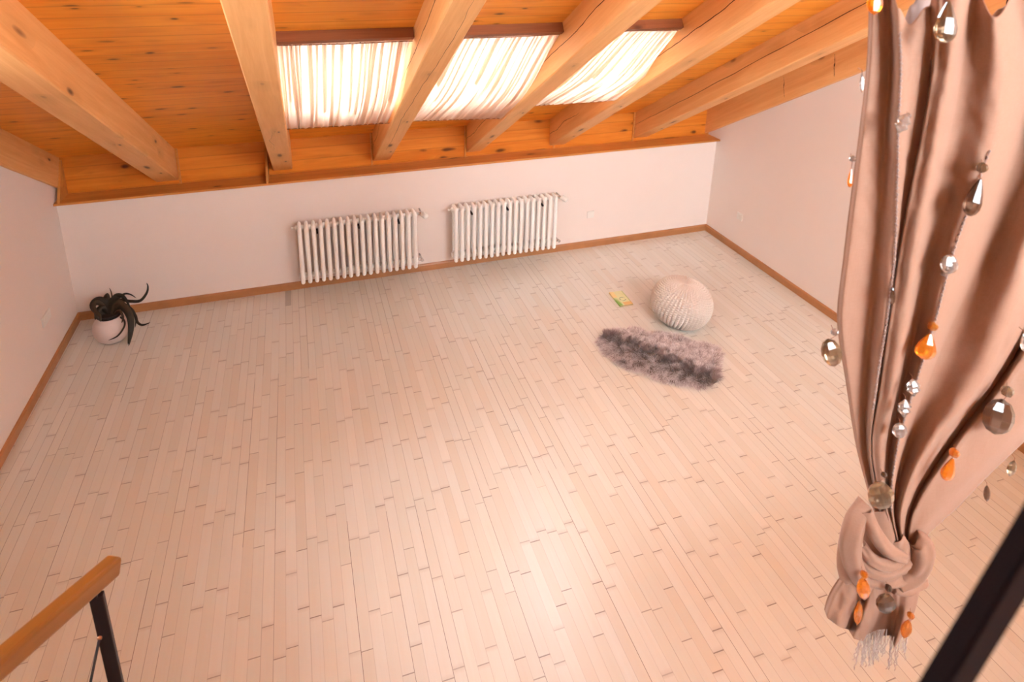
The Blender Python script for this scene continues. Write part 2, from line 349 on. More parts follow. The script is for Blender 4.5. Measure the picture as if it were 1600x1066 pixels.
# eave boarding behind the rafter feet, shelf board on the knee wall, small fins and edge battens
b = MB(); b.box(XL, XR, YP, YP + .03, ZS0, z_ceil(YP) + .02); b.build('trim_4', M_PANEL, kind='structure')
b = MB(); b.box(XL, XR, YS, YP + .01, ZS0, ZS1); b.build('trim_5', M_SHELF, kind='structure', bevel=.003)
def fin(name, x, th=.020):
    b = MB(); pts = [Vector((0, YP, ZS1)), Vector((0, YS + .006, ZS1)), Vector((0, YP - .02, z_ceil(YP) - .03)), Vector((0, YP, z_ceil(YP) - .02))]
    b.prism(pts, Vector((x - th / 2, 0, 0)), Vector((x + th / 2, 0, 0))); return b.build(name, M_SHELF, kind='structure')
fin('trim_6', -1.978); fin('trim_7', -.330)
k = 8
for x in (-1.074, .643, 1.588, 2.566, 3.512, 4.484):
    b = MB(); b.box(x - .012, x + .004, YP - .014, YP, ZS1, z_ceil(YP) + .005); b.build('trim_%d' % k, M_SHELF, kind='structure'); k += 1
# baseboards
def base(name, pts): b = MB(); b.prism([Vector(p) for p in pts[0]], Vector(pts[1]), Vector(pts[2])); return b.build(name, M_BASE, kind='structure')
pr = [(0, 0), (.016, 0), (.016, .060), (.010, .072), (0, .076)]
base('baseboard_back', ([(0, YB - a, z) for a, z in pr], (XL, 0, 0), (XR, 0, 0)))
base('baseboard_left', ([(XL + a, 0, z) for a, z in pr], (0, YF, 0), (0, YB, 0)))
base('baseboard_right', ([(XR - a, 0, z) for a, z in pr], (0, YF, 0), (0, YB, 0)))

# ------------------------------------------------------------------ rafters
def rafter(label, x0, w, zu, dx, cracks=(), yend=-1.55, kind=None):
    """x0 left side at y=5.665; zu lower face height there; dx sideways run per metre of y towards the camera"""
    y0 = 5.665; L = (y0 - yend) / math.cos(SL)
    zc_ = 1.5668 + (5.5 - y0) * TAN + .004
    dep = (zc_ - zu) * math.cos(SL)
    b = MB(); c = .007
    prof = [(0, dep), (w, dep), (w, c), (w - c, 0), (c, 0), (0, c)]       # (across, up)
    # foot cut vertical: shift by tan
    n = len(prof); vs = []
    for s in (0, 1):
        for (a, h) in prof: vs.append(Vector((h * math.tan(SL) if s == 0 else L, a, h)))
    b.add(vs, [tuple(range(n)), tuple(range(n, 2 * n))[::-1]] + [(i, i + n, (i + 1) % n + n, (i + 1) % n) for i in range(n)])
    rnd = random.Random(int(x0 * 1000) + 5)
    for (face, s0, s1, t0, t1, cw) in cracks:                          # long drying checks
        N = 60; ln = []
        dr = 0
        for i in range(N + 1):
            f = i / N; s_ = s0 + (s1 - s0) * f; dr = dr * .8 + rnd.uniform(-1, 1) * .004
            tt = t0 + (t1 - t0) * f + dr + .010 * math.sin(f * 9 + x0); wd = cw * (.35 + .65 * math.sin(PI * min(1, f * 1.02)) ** .5) * rnd.uniform(.7, 1.2)
            ln.append((s_, tt, wd))
        rows = []
        for (s_, tt, wd) in ln:
            if face == 'L': rows.append([Vector((s_, -.0006, tt - wd)), Vector((s_, -.0006, tt + wd))])
            elif face == 'R': rows.append([Vector((s_, w + .0006, tt - wd)), Vector((s_, w + .0006, tt + wd))])
            else: rows.append([Vector((s_, tt - wd, -.0006)), Vector((s_, tt + wd, -.0006))])
        b.grid(rows, 1)
    o = b.build('rafter', [M_RAFT, M_CRACK])
    ax = ALONG.copy(); ax.x = dx * math.cos(SL); ax.normalize()
    ay = Vector((1, 0, 0)); ay = (ay - ax * ay.dot(ax)).normalized(); az = ay.cross(ax) if ay.cross(ax).z > 0 else ax.cross(ay)
    mm = Matrix.Identity(4)
    org = Vector((x0, y0, zu))
    for i in range(3): mm[i][0] = ax[i]; mm[i][1] = ay[i]; mm[i][2] = az[i]; mm[i][3] = org[i]
    if mm.to_3x3().determinant() < 0:      # keep a right-handed frame: mirror the profile instead
        o.data.transform(Matrix.Scale(-1, 4, (0, 1, 0)))
        for i in range(3): mm[i][1] = -ay[i]
    o.matrix_world = mm
    return tag(o, label, 'beam', 'sloping roof rafters')
zr = lambda q: q - .0  # values measured at y=5.665
rafter('pine rafter lying flat against the left wall', XL + .001, .030, 1.175, 0)
rafter('thick pine rafter nearest the left wall, over the plant pot corner', -1.277, .186, 1.169, -.012)
rafter('pine rafter along the left side of the first skylight curtain', -.281, .174, 1.1756, .005, [('B', .9, 1.5, .05, .06, .0007)])
rafter('cracked pine rafter between the first and second skylight curtains', .651, .166, 1.180, .0036, [('L', 1.7, 4.6, .10, .17, .0028), ('B', .5, 3.6, .06, .10, .0014), ('L', .1, .9, .12, .16, .002)])
rafter('pine rafter between the second and third skylight curtains', 1.5986, .160, 1.1826, -.0053, [('L', 1.9, 4.6, .12, .16, .0028), ('L', .0, 1.1, .12, .12, .002)])
rafter('pine rafter along the right side of the third skylight curtain', 2.515, .180, 1.1727, -.034, [('L', 2.0, 5.0, .13, .15, .003), ('L', .0, .9, .11, .13, .002)])
rafter('pine rafter with a long crack, second from the right wall', 3.520, .180, 1.1727, -.0, [('L', .1, 6.5, .13, .16, .0026)])
rafter('dark-streaked pine rafter lying flat against the right wall', XR - .052, .051, 1.150, 0, [('L', 1.30, 1.36, .05, .22, .008), ('L', 1.9, 1.97, .05, .22, .010), ('L', 2.45, 2.53, .05, .22, .011), ('L', 3.3, 3.42, .05, .22, .014)])

# ------------------------------------------------------------------ skylight curtains
t = NT('sheer_peach_fabric'); tc = t.n('ShaderNodeTexCoord'); nz = t.noise(tc.outputs['Object'], 40, 2)
dif = t.n('ShaderNodeBsdfDiffuse'); tl = t.n('ShaderNodeBsdfTranslucent'); tr = t.n('ShaderNodeBsdfTransparent')
cc = t.mix(nz, (.84, .56, .40), (.90, .64, .48)); t.l(cc, dif.inputs[0]); tl.inputs[0].default_value = (.54, .43, .325, 1); tr.inputs[0].default_value = (1.0, .93, .86, 1)
m1 = t.n('ShaderNodeMixShader'); m1.inputs[0].default_value = .46; t.l(dif.outputs[0], m1.inputs[1]); t.l(tl.outputs[0], m1.inputs[2])
m2 = t.n('ShaderNodeMixShader'); m2.inputs[0].default_value = .03; t.l(m1.outputs[0], m2.inputs[1]); t.l(tr.outputs[0], m2.inputs[2]); t.l(m2.outputs[0], t.out.inputs[0]); M_SHEER = t.m
M_WIRE = plain('curtain_wire', (.28, .12, .07), .4, .5)

def sheer(label, top, bot, seed, pull):
    """top/bot = (left, right) Vectors of the two wires"""
    rnd = random.Random(seed); org = (top[0] + top[1]) / 2
    th = thing('skylight_curtain', label, 'curtain', org, 'sheer peach curtains under the skylights')
    NU, NV = 260, 44
    fs = []; ph = 0; folds = []
    while ph < 1.0:
        wd = rnd.uniform(.025, .075); folds.append((ph, ph + wd, rnd.uniform(.35, 1.0))); ph += wd
    def fold(u, v):
        s = 0
        uu = u + .02 * math.sin(3 * v + seed) * (1 - abs(2 * u - 1))
        for (a, b_, am) in folds:
            if a <= uu < b_: s = am * math.sin(PI * (uu - a) / (b_ - a)) ** 1.0; break
        return s - .4
    def low(u, v): return math.sin(u * 11 + seed * 1.7 + v * 1.5) * .6 + math.sin(u * 23 + seed + v) * .4
    rows = []
    for j in range(NV + 1):
        v = j / NV; row = []
        for i in range(NU + 1):
            u = i / NU
            ut = u; ub = u + pull * math.sin(PI * u) * .12
            P = top[0].lerp(top[1], ut).lerp(bot[0].lerp(bot[1], ub), v)
            sag = -.045 * math.sin(PI * min(1, v * 1.0)) ** .8 - .02 * math.sin(PI * u)
            amp = .006 + .020 * math.sin(PI * min(v, .96)) + .008 * v
            d = sag * math.sin(PI * v) + amp * fold(u, v) + .010 * low(u, v) * math.sin(PI * v)
            fine = .0025 * math.sin(u * 330 + 2 * math.sin(u * 40)) * max(0, 1 - v * 3.2)
            P = P + PERP * (d + fine)
            P.x += .006 * math.sin(u * 60 + v * 4 + seed) * v
            if v > .93:                     # the cloth turns round the lower wire
                a = (v - .93) / .07; P = P + PERP * (.016 * a * a) - ALONG * (.010 * math.sin(a * PI / 2) + .014 * (fold(u, v) + .2) * a)
            row.append(P)
        rows.append(row)
    b = MB(); b.grid(rows)
    u0 = .01
    while u0 < .97:                      # pleats: the cloth lies double along these strips
        u1 = u0 + rnd.uniform(.008, .035); i0, i1 = int(u0 * NU), min(NU, int(u1 * NU) + 1)
        if i1 > i0:
            ve = NV if rnd.random() < .5 else int(NV * rnd.uniform(.35, .9)); dr = rnd.uniform(-.25, .5)
            sub = []
            for j in range(ve + 1):
                sh = dr * (j / NV) ** 1.5 * 14; w0 = 1 - .6 * j / NV * rnd.random() * 0
                sub.append([rows[j][max(0, min(NU, int(i + sh)))].lerp(rows[j][max(0, min(NU, int(i + sh) + 1))], (i + sh) % 1) + PERP * .004 for i in range(i0, i1 + 1)])
            b.grid(sub)
        u0 = u1 + rnd.uniform(.004, .06)
    b.build('sheer_fabric', M_SHEER, th, org)
    # gathered heading around the wire, then the wires themselves
    b = MB(); N = 90
    b.tube([top[0].lerp(top[1], i / N) + PERP * (.004 + .003 * rnd.uniform(-1, 1)) for i in range(N + 1)], [.0045 * rnd.uniform(.6, 1.5) for _ in range(N + 1)], 6); b.build('gathered_heading', M_SHEER, th, org)
    b = MB(); e = (top[1] - top[0]).normalized()
    b.tube([top[0] - e * .02, top[0].lerp(top[1], .5) - Vector((0, 0, .006)), top[1] + e * .03], .0028, 6); b.build('curtain_wire', M_WIRE, th, org)
    b = MB(); b.tube([bot[0] - e * .02 + PERP * .012, bot[1] + e * .03 + PERP * .012], .0025, 6); b.build('curtain_wire', M_WIRE, th, org)
def cpt(px, py, off):     # point under the ceiling plane, off metres below it (vertical)
    d = ray(px, py); k = (1.5668 + 5.5 * TAN - off - CAM.z) / (d.z + TAN * d.y); return CAM + d * k
sheer('leftmost gathered sheer peach curtain under the skylight', (cpt(426, 71, .060), cpt(640, 64, .060)), (cpt(441, 205, .265), cpt(606, 195, .265)), 3, .1)
sheer('middle gathered sheer peach curtain under the skylight', (cpt(712, 60, .060), cpt(884, 53, .060)), (cpt(630, 192, .285), cpt(795, 187, .270)), 8, -.3)
sheer('rightmost gathered sheer peach curtain under the skylight', (cpt(962, 48, .060), cpt(1093, 46, .060)), (cpt(826, 168, .275), cpt(978, 158, .275)), 14, -.3)

# ------------------------------------------------------------------ radiators
def radiator(label, x0, x1, zdrop=0.0):
    yc = 5.385; org = Vector(((x0 + x1) / 2, yc, 0)); n = 18; pit = (x1 - x0) / n
    th = thing('radiator', label, 'radiator', org, 'column radiators on the window wall')
    b = MB(); xc = x0 + pit / 2; zb, zt = .128, .742; hw = .020
    def capsule_y(z, hz, hx, y0, y1):
        N = 12; pts = []
        for k in range(N + 1):
            a = PI * k / N; pts.append((yc - math.cos(a) * (y1 - y0) / 2, max(.004, math.sin(a)) ** .45))
        vs = []; seg = 12
        for (yy, s) in pts:
            for q in range(seg): vs.append(Vector((xc + math.cos(2 * PI * q / seg) * hx * s, yy, z + math.sin(2 * PI * q / seg) * hz * s)))
        fs = [(i * seg + q, i * seg + (q + 1) % seg, (i + 1) * seg + (q + 1) % seg, (i + 1) * seg + q) for i in range(N) for q in range(seg)]
        b.add(vs, fs, 0, True)
    capsule_y(zt - .034, .034, hw, 5.312, 5.458); capsule_y(zb + .060, .036, hw, 5.312, 5.458)
    for yy, w2 in ((5.330, .020), (5.440, .016)):
        pts = []; rr = []
        zl = zb if yy < 5.33 else zb + .01
        for k in range(6): a = PI / 2 * k / 5; pts.append(Vector((xc, yy, zl + w2 * (1 - math.cos(a))))); rr.append(max(.002, w2 * math.sin(a)))
        pts.append(Vector((xc, yy, .4))); rr.append(w2)
        for k in range(6): a = PI / 2 * k / 5; pts.append(Vector((xc, yy, zt - .012 - w2 + w2 * math.sin(a)))); rr.append(max(.002, w2 * math.cos(a)))
        b.tube(pts, rr, 14)
    for z in (zt - .045, zb + .072):           # hubs join the sections
        b.lathe([(.026, -pit / 2), (.026, -pit / 2 + .004), (.022, -pit / 2 + .008), (.022, pit / 2 - .008), (.026, pit / 2 - .004), (.026, pit / 2)], (xc, yc, z), 16, axis=(1, 0, 0))
    s0 = b.build('radiator_section', M_RADI, th, (xc, yc, 0))
    for i in range(1, n):
        c = s0.copy(); COL.objects.link(c); c.parent = th; c.location.x += pit * i
    # thermostat valve, top right
    b = MB(); vx = x1; z = zt - .045
    b.lathe([(.012, 0), (.012, .022), (.017, .024), (.017, .040), (.011, .042), (.011, .055)], (vx, yc, z), 12, axis=(1, 0, 0))
    b.tube([(vx + .045, yc, z), (vx + .045, yc - .02, z + .012), (vx + .045, yc + .03, z), (vx + .045, 5.51, z)], .008, 10)
    v = b.build('valve', M_CHROME, th, (vx, yc, z), label='chrome valve body')
    b = MB(); dr = Vector((.5, -.75, -.25)).normalized()
    b.lathe([(.016, 0), (.027, .006), (.029, .03), (.028, .06), (.022, .074), (.008, .078)], (vx + .045, yc - .008, z + .006), 18, axis=dr)
    b.build('thermostat_head', M_WPLAST, v, (vx + .045, yc, z), label='white thermostat head')
    b = MB(); z = zb + .072
    b.lathe([(.012, 0), (.012, .014), (.016, .016), (.016, .030), (.010, .032), (.010, .046)], (vx, yc, z), 12, axis=(1, 0, 0))
    b.tube([(vx + .04, yc - .028, z), (vx + .04, yc + .03, z), (vx + .04, 5.51, z - .005)], .009, 10)
    b.lathe([(.015, 0), (.015, .02), (.010, .024)], (vx + .04, yc - .012, z), 12, axis=(0, -1, 0))
    b.build('return_valve', M_CHROME, th, (vx, yc, z), label='chrome return valve')
    b = MB(); b.lathe([(.014, 0), (.014, .012), (.008, .014), (.008, .028), (.013, .030), (.013, .038)], (x0, yc, zt - .045), 12, axis=(-1, 0, 0)); b.build('bleed_valve', M_WPLAST, th, (x0, yc, zt))
    for k in (.17, .50, .83):
        xb = x0 + pit * (round(k * n)) 
        b = MB(); b.box(xb - .008, xb + .008, 5.34, 5.50, zt - .085, zt - .072); b.box(xb - .007, xb + .007, 5.30, 5.345, zt - .087, zt - .070)
        b.build('wall_bracket', M_IRON, th, (xb, 5.42, zt - .08), label='dark iron wall bracket')
radiator('off-white column radiator on the left, nearer the plant', -.118, 1.022)
radiator('off-white column radiator on the right, nearer the wall socket', 1.372, 2.505)

# ------------------------------------------------------------------ sockets
def socket(label, M, wide=1, hole=True):
    th = thing('power_socket', label, 'power socket', M.to_translation())
    def bld(b, name, mat, par, lab=None):
        o = b.build(name, mat, None, None, lab); o.data.transform(M.to_3x3().to_4x4()); o.parent = par; return o
    for k in range(1):
        b = MB(); W = .041 * (2 if wide == 2 else 1) if wide == 2 else .041
        b.rbox(-W, W, -.011, 0, -.041, .041, .004, 2); plate = bld(b, 'socket_plate', M_WPLAST, th)
    cs = (-.036, .036) if wide == 2 else (0,)
    for cx in cs:
        b = MB(); b.lathe([(.026, 0), (.026, .002), (.0215, .0022), (.0210, -.002), (.0200, -.009), (.003, -.0095)], (cx, -.0105, 0), 24, axis=(0, -1, 0)); bld(b, 'socket_insert', M_WPLAST, th)
        b = MB()
        for sx in (-.0095, .0095): b.lathe([(.0042, 0), (.0042, .0012)], (cx + sx, -.0016 , 0), 10, axis=(0, -1, 0))
        bld(b, 'contact_holes', M_DARKHOLE, th, 'dark contact holes')
socket('white wall socket on the window wall, right of the radiators', Matrix.Translation((2.97, YB, .395)))
socket('white wall socket low on the right wall', Matrix.Translation((XR, 4.977, .412)) @ Matrix.Rotation(-PI / 2, 4, 'Z'))
socket('white double socket on the left wall near the plant', Matrix.Translation((XL, 4.895, .42)) @ Matrix.Rotation(PI / 2, 4, 'Z'), 2)

# ------------------------------------------------------------------ knitted pouffe
def pouffe():
    c = at_z(1065, 472, .185); a, hb = .248, .188
    th = thing('pouffe', 'round cream knitted pouffe standing behind the sheepskin', 'pouffe', (c.x, c.y, 0))
    NC, NR = 46, 30; SU, SV = 9, 8; NU, NV = NC * SU, NR * SV
    rows = []; tilt = Matrix.Rotation(math.radians(4), 3, 'X') @ Matrix.Rotation(math.radians(5), 3, 'Y')
    for j in range(NV + 1):
        f = j / NV; ph = -PI / 2 + PI * f; row = []
        # squarish profile
        cr = math.copysign(abs(math.cos(ph)) ** .72, 1); sr = math.sin(ph)
        for i in range(NU):
            u = i / NU; th_ = 2 * PI * u + .25 * f
            col = (u * NC) % 1; vrow = (f * NR + (.5 if int(u * NC) % 2 else 0)) % 1
            rib = math.sin(PI * col); st = math.sin(PI * ((vrow + .35 * abs(col - .5)) % 1))
            h = .021 * rib * (.3 + .7 * st) * min(1, cr * 1.25) ** 1.3 + .002 * noise.noise(Vector((u * 60, f * 30, 0)))
            r = a * cr + h * cr; z = hb * sr + h * sr
            bulge = 1 + .012 * math.sin(2 * th_ + 1)
            row.append((r * math.cos(th_) * bulge, r * math.sin(th_) * bulge, z))
        rows.append(row)
    b = MB(); vs = []
    for row in rows:
        for p in row:
            v = tilt @ Vector(p); v.z = max(v.z, -hb + .006); vs.append(v + Vector((c.x, c.y, hb - .004)))
    fs = [(j * NU + i, j * NU + (i + 1) % NU, (j + 1) * NU + (i + 1) % NU, (j + 1) * NU + i) for j in range(NV) for i in range(NU)]
    b.add(vs, fs, 0, True)
    t = NT('cotton_knit'); ge = t.n('ShaderNodeNewGeometry'); po = ge.outputs['Pointiness']
    f = t.math('MULTIPLY', t.math('SUBTRACT', po, .46), 9.0, clamp=True)
    tc = t.n('ShaderNodeTexCoord'); nz = t.noise(tc.outputs['Object'], 300, 2)
    t.set(Base_Color=t.mix(nz, (.58, .49, .42), (.72, .63, .56)), Roughness=.9); t.b.inputs['Sheen Weight'].default_value = .3; t.bump(nz, .3, .002)
    b.build('knitted_cover', t.m, th, (c.x, c.y, 0))
    b = MB(); top = tilt @ Vector((0, 0, hb)) + Vector((c.x, c.y, hb))
    b.lathe([(.004, -.004), (.011, -.002), (.012, .002), (.006, .005), (.002, .005)], top, 16); b.build('centre_knot', t.m, th, (c.x, c.y, 0))
pouffe()

# ------------------------------------------------------------------ sheepskin
def sheepskin():
    raw = [(150, 600), (175, 560), (230, 545), (350, 530), (430, 515), (500, 545), (520, 565), (600, 560), (700, 570), (800, 595), (870, 630), (950, 655), (1010, 650), (1080, 680), (1120, 720), (1105, 800), (1115, 870), (1108, 960), (1050, 990), (980, 1005), (930, 985), (850, 970), (760, 965), (650, 935), (560, 885), (500, 850), (440, 850), (380, 835), (320, 805), (270, 750), (200, 700), (155, 650)]
    poly = [at_z(900 + x / 4.847, 400 + y / 4.847, .030) for x, y in raw]
    cen = sum(poly, Vector((0, 0, 0))) / len(poly); poly = [Vector((cen.x + (p.x - cen.x) * .955, cen.y + (p.y - cen.y) * .90, 0)) for p in poly]
    def inside(x, y):
        r = False; n = len(poly); j = n - 1
        for i in range(n):
            a, c_ = poly[i], poly[j]
            if (a.y > y) != (c_.y > y) and x < (c_.x - a.x) * (y - a.y) / (c_.y - a.y) + a.x: r = not r
            j = i
        return r
    def edge(x, y):
        best = 9; bn = None
        for i in range(len(poly)):
            a, c_ = poly[i], poly[(i + 1) % len(poly)]; ab = c_ - a; t_ = max(0, min(1, ((x - a.x) * ab.x + (y - a.y) * ab.y) / ab.length_squared)); q = a + ab * t_
            d = math.hypot(x - q.x, y - q.y)
            if d < best: best = d; bn = Vector((q.x - x, q.y - y, 0))
        return best, bn
    th = thing('sheepskin_rug', 'grey-brown sheepskin rug lying on the floor before the pouffe', 'rug', (cen.x, cen.y, 0))
    b = MB(); n = len(poly)
    vs = [Vector((p.x, p.y, .001)) for p in poly] + [Vector((p.x, p.y, .010)) for p in poly] + [Vector((cen.x, cen.y, .014))]
    fs = [tuple(range(n))[::-1]] + [(i, (i + 1) % n, n + (i + 1) % n, n + i) for i in range(n)] + [(n + i, n + (i + 1) % n, 2 * n) for i in range(n)]
    b.add(vs, fs); b.build('hide', plain('hide_leather', (.22, .16, .13), .8), th, (cen.x, cen.y, 0))
    x0 = min(p.x for p in poly); x1 = max(p.x for p in poly); y0 = min(p.y for p in poly); y1 = max(p.y for p in poly)
    rnd = random.Random(11); V = []; Fc = []; Cl = []
    # axis of the dark parting, from head to tail of the skin
    A = at_z(952, 520, .03); B = at_z(1115, 590, .03)
    cnt = 0
    while cnt < 21000:
        x = rnd.uniform(x0, x1); y = rnd.uniform(y0, y1)
        if not inside(x, y): continue
        cnt += 1
        d, out = edge(x, y)
        if out.length > 1e-6: out.normalize()
        ab = B - A; tt = ((x - A.x) * ab.x + (y - A.y) * ab.y) / ab.length_squared; qx = A.x + ab.x * tt; qy = A.y + ab.y * tt
        side = Vector((x - qx, y - qy, 0)); sd = side.length
        if sd > 1e-5: side /= sd
        nz = noise.noise(Vector((x * 9, y * 9, 2))); nz2 = noise.noise(Vector((x * 22, y * 22, 7)))
        cl = Vector((noise.noise(Vector((x * 16, y * 16, 0))), noise.noise(Vector((x * 16, y * 16, 9))), 0))
        dirv = side * (.35 + .6 * smoothstep(0, .12, sd)) + cl * 1.6 + out * .9 * (1 - smoothstep(.0, .06, d)) + Vector((rnd.uniform(-.35, .35), rnd.uniform(-.35, .35), 0))
        lift = .95 - .5 * smoothstep(.0, .15, sd) + .1 * nz2
        if d < .04: lift *= .45 + d * 10
        ln = .046 * rnd.uniform(.75, 1.25) * (1 + .25 * nz)
        D = (dirv * .62 + Vector((0, 0, max(.18, lift)))).normalized()
        p = Vector((x, y, .008)); w_ = .0016
        sdv = D.cross(Vector((0, 0, 1)));
        if sdv.length < .01: sdv = Vector((1, 0, 0))
        sdv = (sdv.normalized() + Vector((rnd.uniform(-.6, .6), rnd.uniform(-.6, .6), rnd.uniform(-.4, .4)))).normalized()
        base = len(V); bendv = Vector((dirv.x, dirv.y, -.7)) * .012 * rnd.uniform(.3, 1.2)
        wv = Vector((rnd.uniform(-1, 1), rnd.uniform(-1, 1), 0)) * .003
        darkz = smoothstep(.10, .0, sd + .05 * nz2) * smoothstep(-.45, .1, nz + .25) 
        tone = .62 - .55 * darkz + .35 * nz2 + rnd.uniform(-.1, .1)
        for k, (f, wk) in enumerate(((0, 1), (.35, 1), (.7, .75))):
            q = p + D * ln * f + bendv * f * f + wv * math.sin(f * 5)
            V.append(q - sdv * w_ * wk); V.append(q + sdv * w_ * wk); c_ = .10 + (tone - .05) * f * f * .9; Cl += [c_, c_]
        q = p + D * ln + bendv; V.append(q); Cl.append(max(0, tone))
        Fc += [(base, base + 1, base + 3, base + 2), (base + 2, base + 3, base + 5, base + 4), (base + 4, base + 5, base + 6)]
    for v in V: v.z = max(v.z, .0015)
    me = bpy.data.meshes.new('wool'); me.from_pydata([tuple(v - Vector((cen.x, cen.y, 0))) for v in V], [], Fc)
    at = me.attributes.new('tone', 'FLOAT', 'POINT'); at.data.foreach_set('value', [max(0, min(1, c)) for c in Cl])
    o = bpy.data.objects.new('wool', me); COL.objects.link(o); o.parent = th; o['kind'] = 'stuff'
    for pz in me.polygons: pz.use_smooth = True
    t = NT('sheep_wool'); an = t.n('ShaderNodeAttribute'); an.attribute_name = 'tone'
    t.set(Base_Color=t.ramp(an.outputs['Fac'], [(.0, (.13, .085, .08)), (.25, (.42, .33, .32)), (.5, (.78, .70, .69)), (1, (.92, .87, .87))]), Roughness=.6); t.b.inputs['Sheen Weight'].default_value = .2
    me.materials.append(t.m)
sheepskin()

# ------------------------------------------------------------------ booklet
def booklet():
    P = [at_z(951, 458.5, 0), at_z(972, 457, 0), at_z(988.5, 476, 0), at_z(969.5, 481, 0)]
    c = sum(P, Vector()) / 4; ex = ((P[1] - P[0]) + (P[2] - P[3])) / 2; ey = ((P[0] - P[3]) + (P[1] - P[2])) / 2
    W, Hh = ex.length, ey.length; ang = math.atan2(ey.y, ey.x) - PI / 2
    M = Matrix.Translation((c.x, c.y, 0)) @ Matrix.Rotation(ang, 4, 'Z')
    th = thing('booklet', 'small green and yellow booklet lying on the floor beside the pouffe', 'book', (c.x, c.y, 0))
    b = MB(); b.box(-W / 2, W / 2, -Hh / 2, Hh / 2, .001, .003, M=M); b.rbox(-W / 2, W / 2, -Hh / 2, Hh / 2, .0135, .0155, .0008, 1, M=M); b.box(-W / 2, -W / 2 + .002, -Hh / 2, Hh / 2, .002, .0145, M=M)
    t = NT('printed_cover'); x, y, z = t.obj()
    # axis-aligned enough: colour zones across the cover
    u = t.math('ADD', t.math('DIVIDE', x, W), .5); v = t.math('ADD', t.math('DIVIDE', y, Hh), .5)
    nz = t.noise(t.comb(x, y, 0.0), 26, 3)
    col = t.mix(nz, (.62, .66, .30), (.80, .78, .52))
    gz = t.math('MULTIPLY', t.math('SUBTRACT', .30, u, clamp=True), t.math('SUBTRACT', .62, v, clamp=True)); col = t.mix(t.math('MULTIPLY', gz, 14.0, clamp=True), col, (.20, .40, .06))
    gz = t.math('SUBTRACT', u, .90, clamp=True); col = t.mix(t.math('MULTIPLY', gz, 9.0, clamp=True), col, (.22, .38, .08))
    oz = t.math('MULTIPLY', t.math('LESS_THAN', v, .20), t.math('GREATER_THAN', u, .35)); col = t.mix(t.math('MULTIPLY', oz, .8), col, (.72, .40, .12))
    oz = t.math('MULTIPLY', t.math('GREATER_THAN', v, .58), t.math('LESS_THAN', u, .30)); col = t.mix(t.math('MULTIPLY', oz, .7), col, (.86, .60, .22))
    du = t.math('MULTIPLY', t.math('SUBTRACT', u, .55), 1.0); dv = t.math('MULTIPLY', t.math('SUBTRACT', v, .42), 1.7)
    rr = t.math('SQRT', t.math('ADD', t.math('MULTIPLY', du, du), t.math('MULTIPLY', dv, dv)))
    ring = t.math('MULTIPLY', t.math('LESS_THAN', t.math('ABSOLUTE', t.math('SUBTRACT', rr, .2)), .035), t.math('GREATER_THAN', t.noise(t.comb(x, y, 3.0), 70, 1), .48)); col = t.mix(t.math('MULTIPLY', ring, .8), col, (.07, .20, .16))
    t.set(Base_Color=col, Roughness=.35)
    o = b.build('cover', t.m, None); o.data.transform(M.inverted()); o.parent = th; o.rotation_euler.z = ang
    b = MB(); b.box(-W / 2 + .002, W / 2 - .002, -Hh / 2 + .002, Hh / 2 - .002, .003, .0135); o = b.build('pages', plain('page_edges', (.55, .42, .22), .8), None, label='yellowed page edges'); o.parent = th; o.rotation_euler.z = ang
booklet()

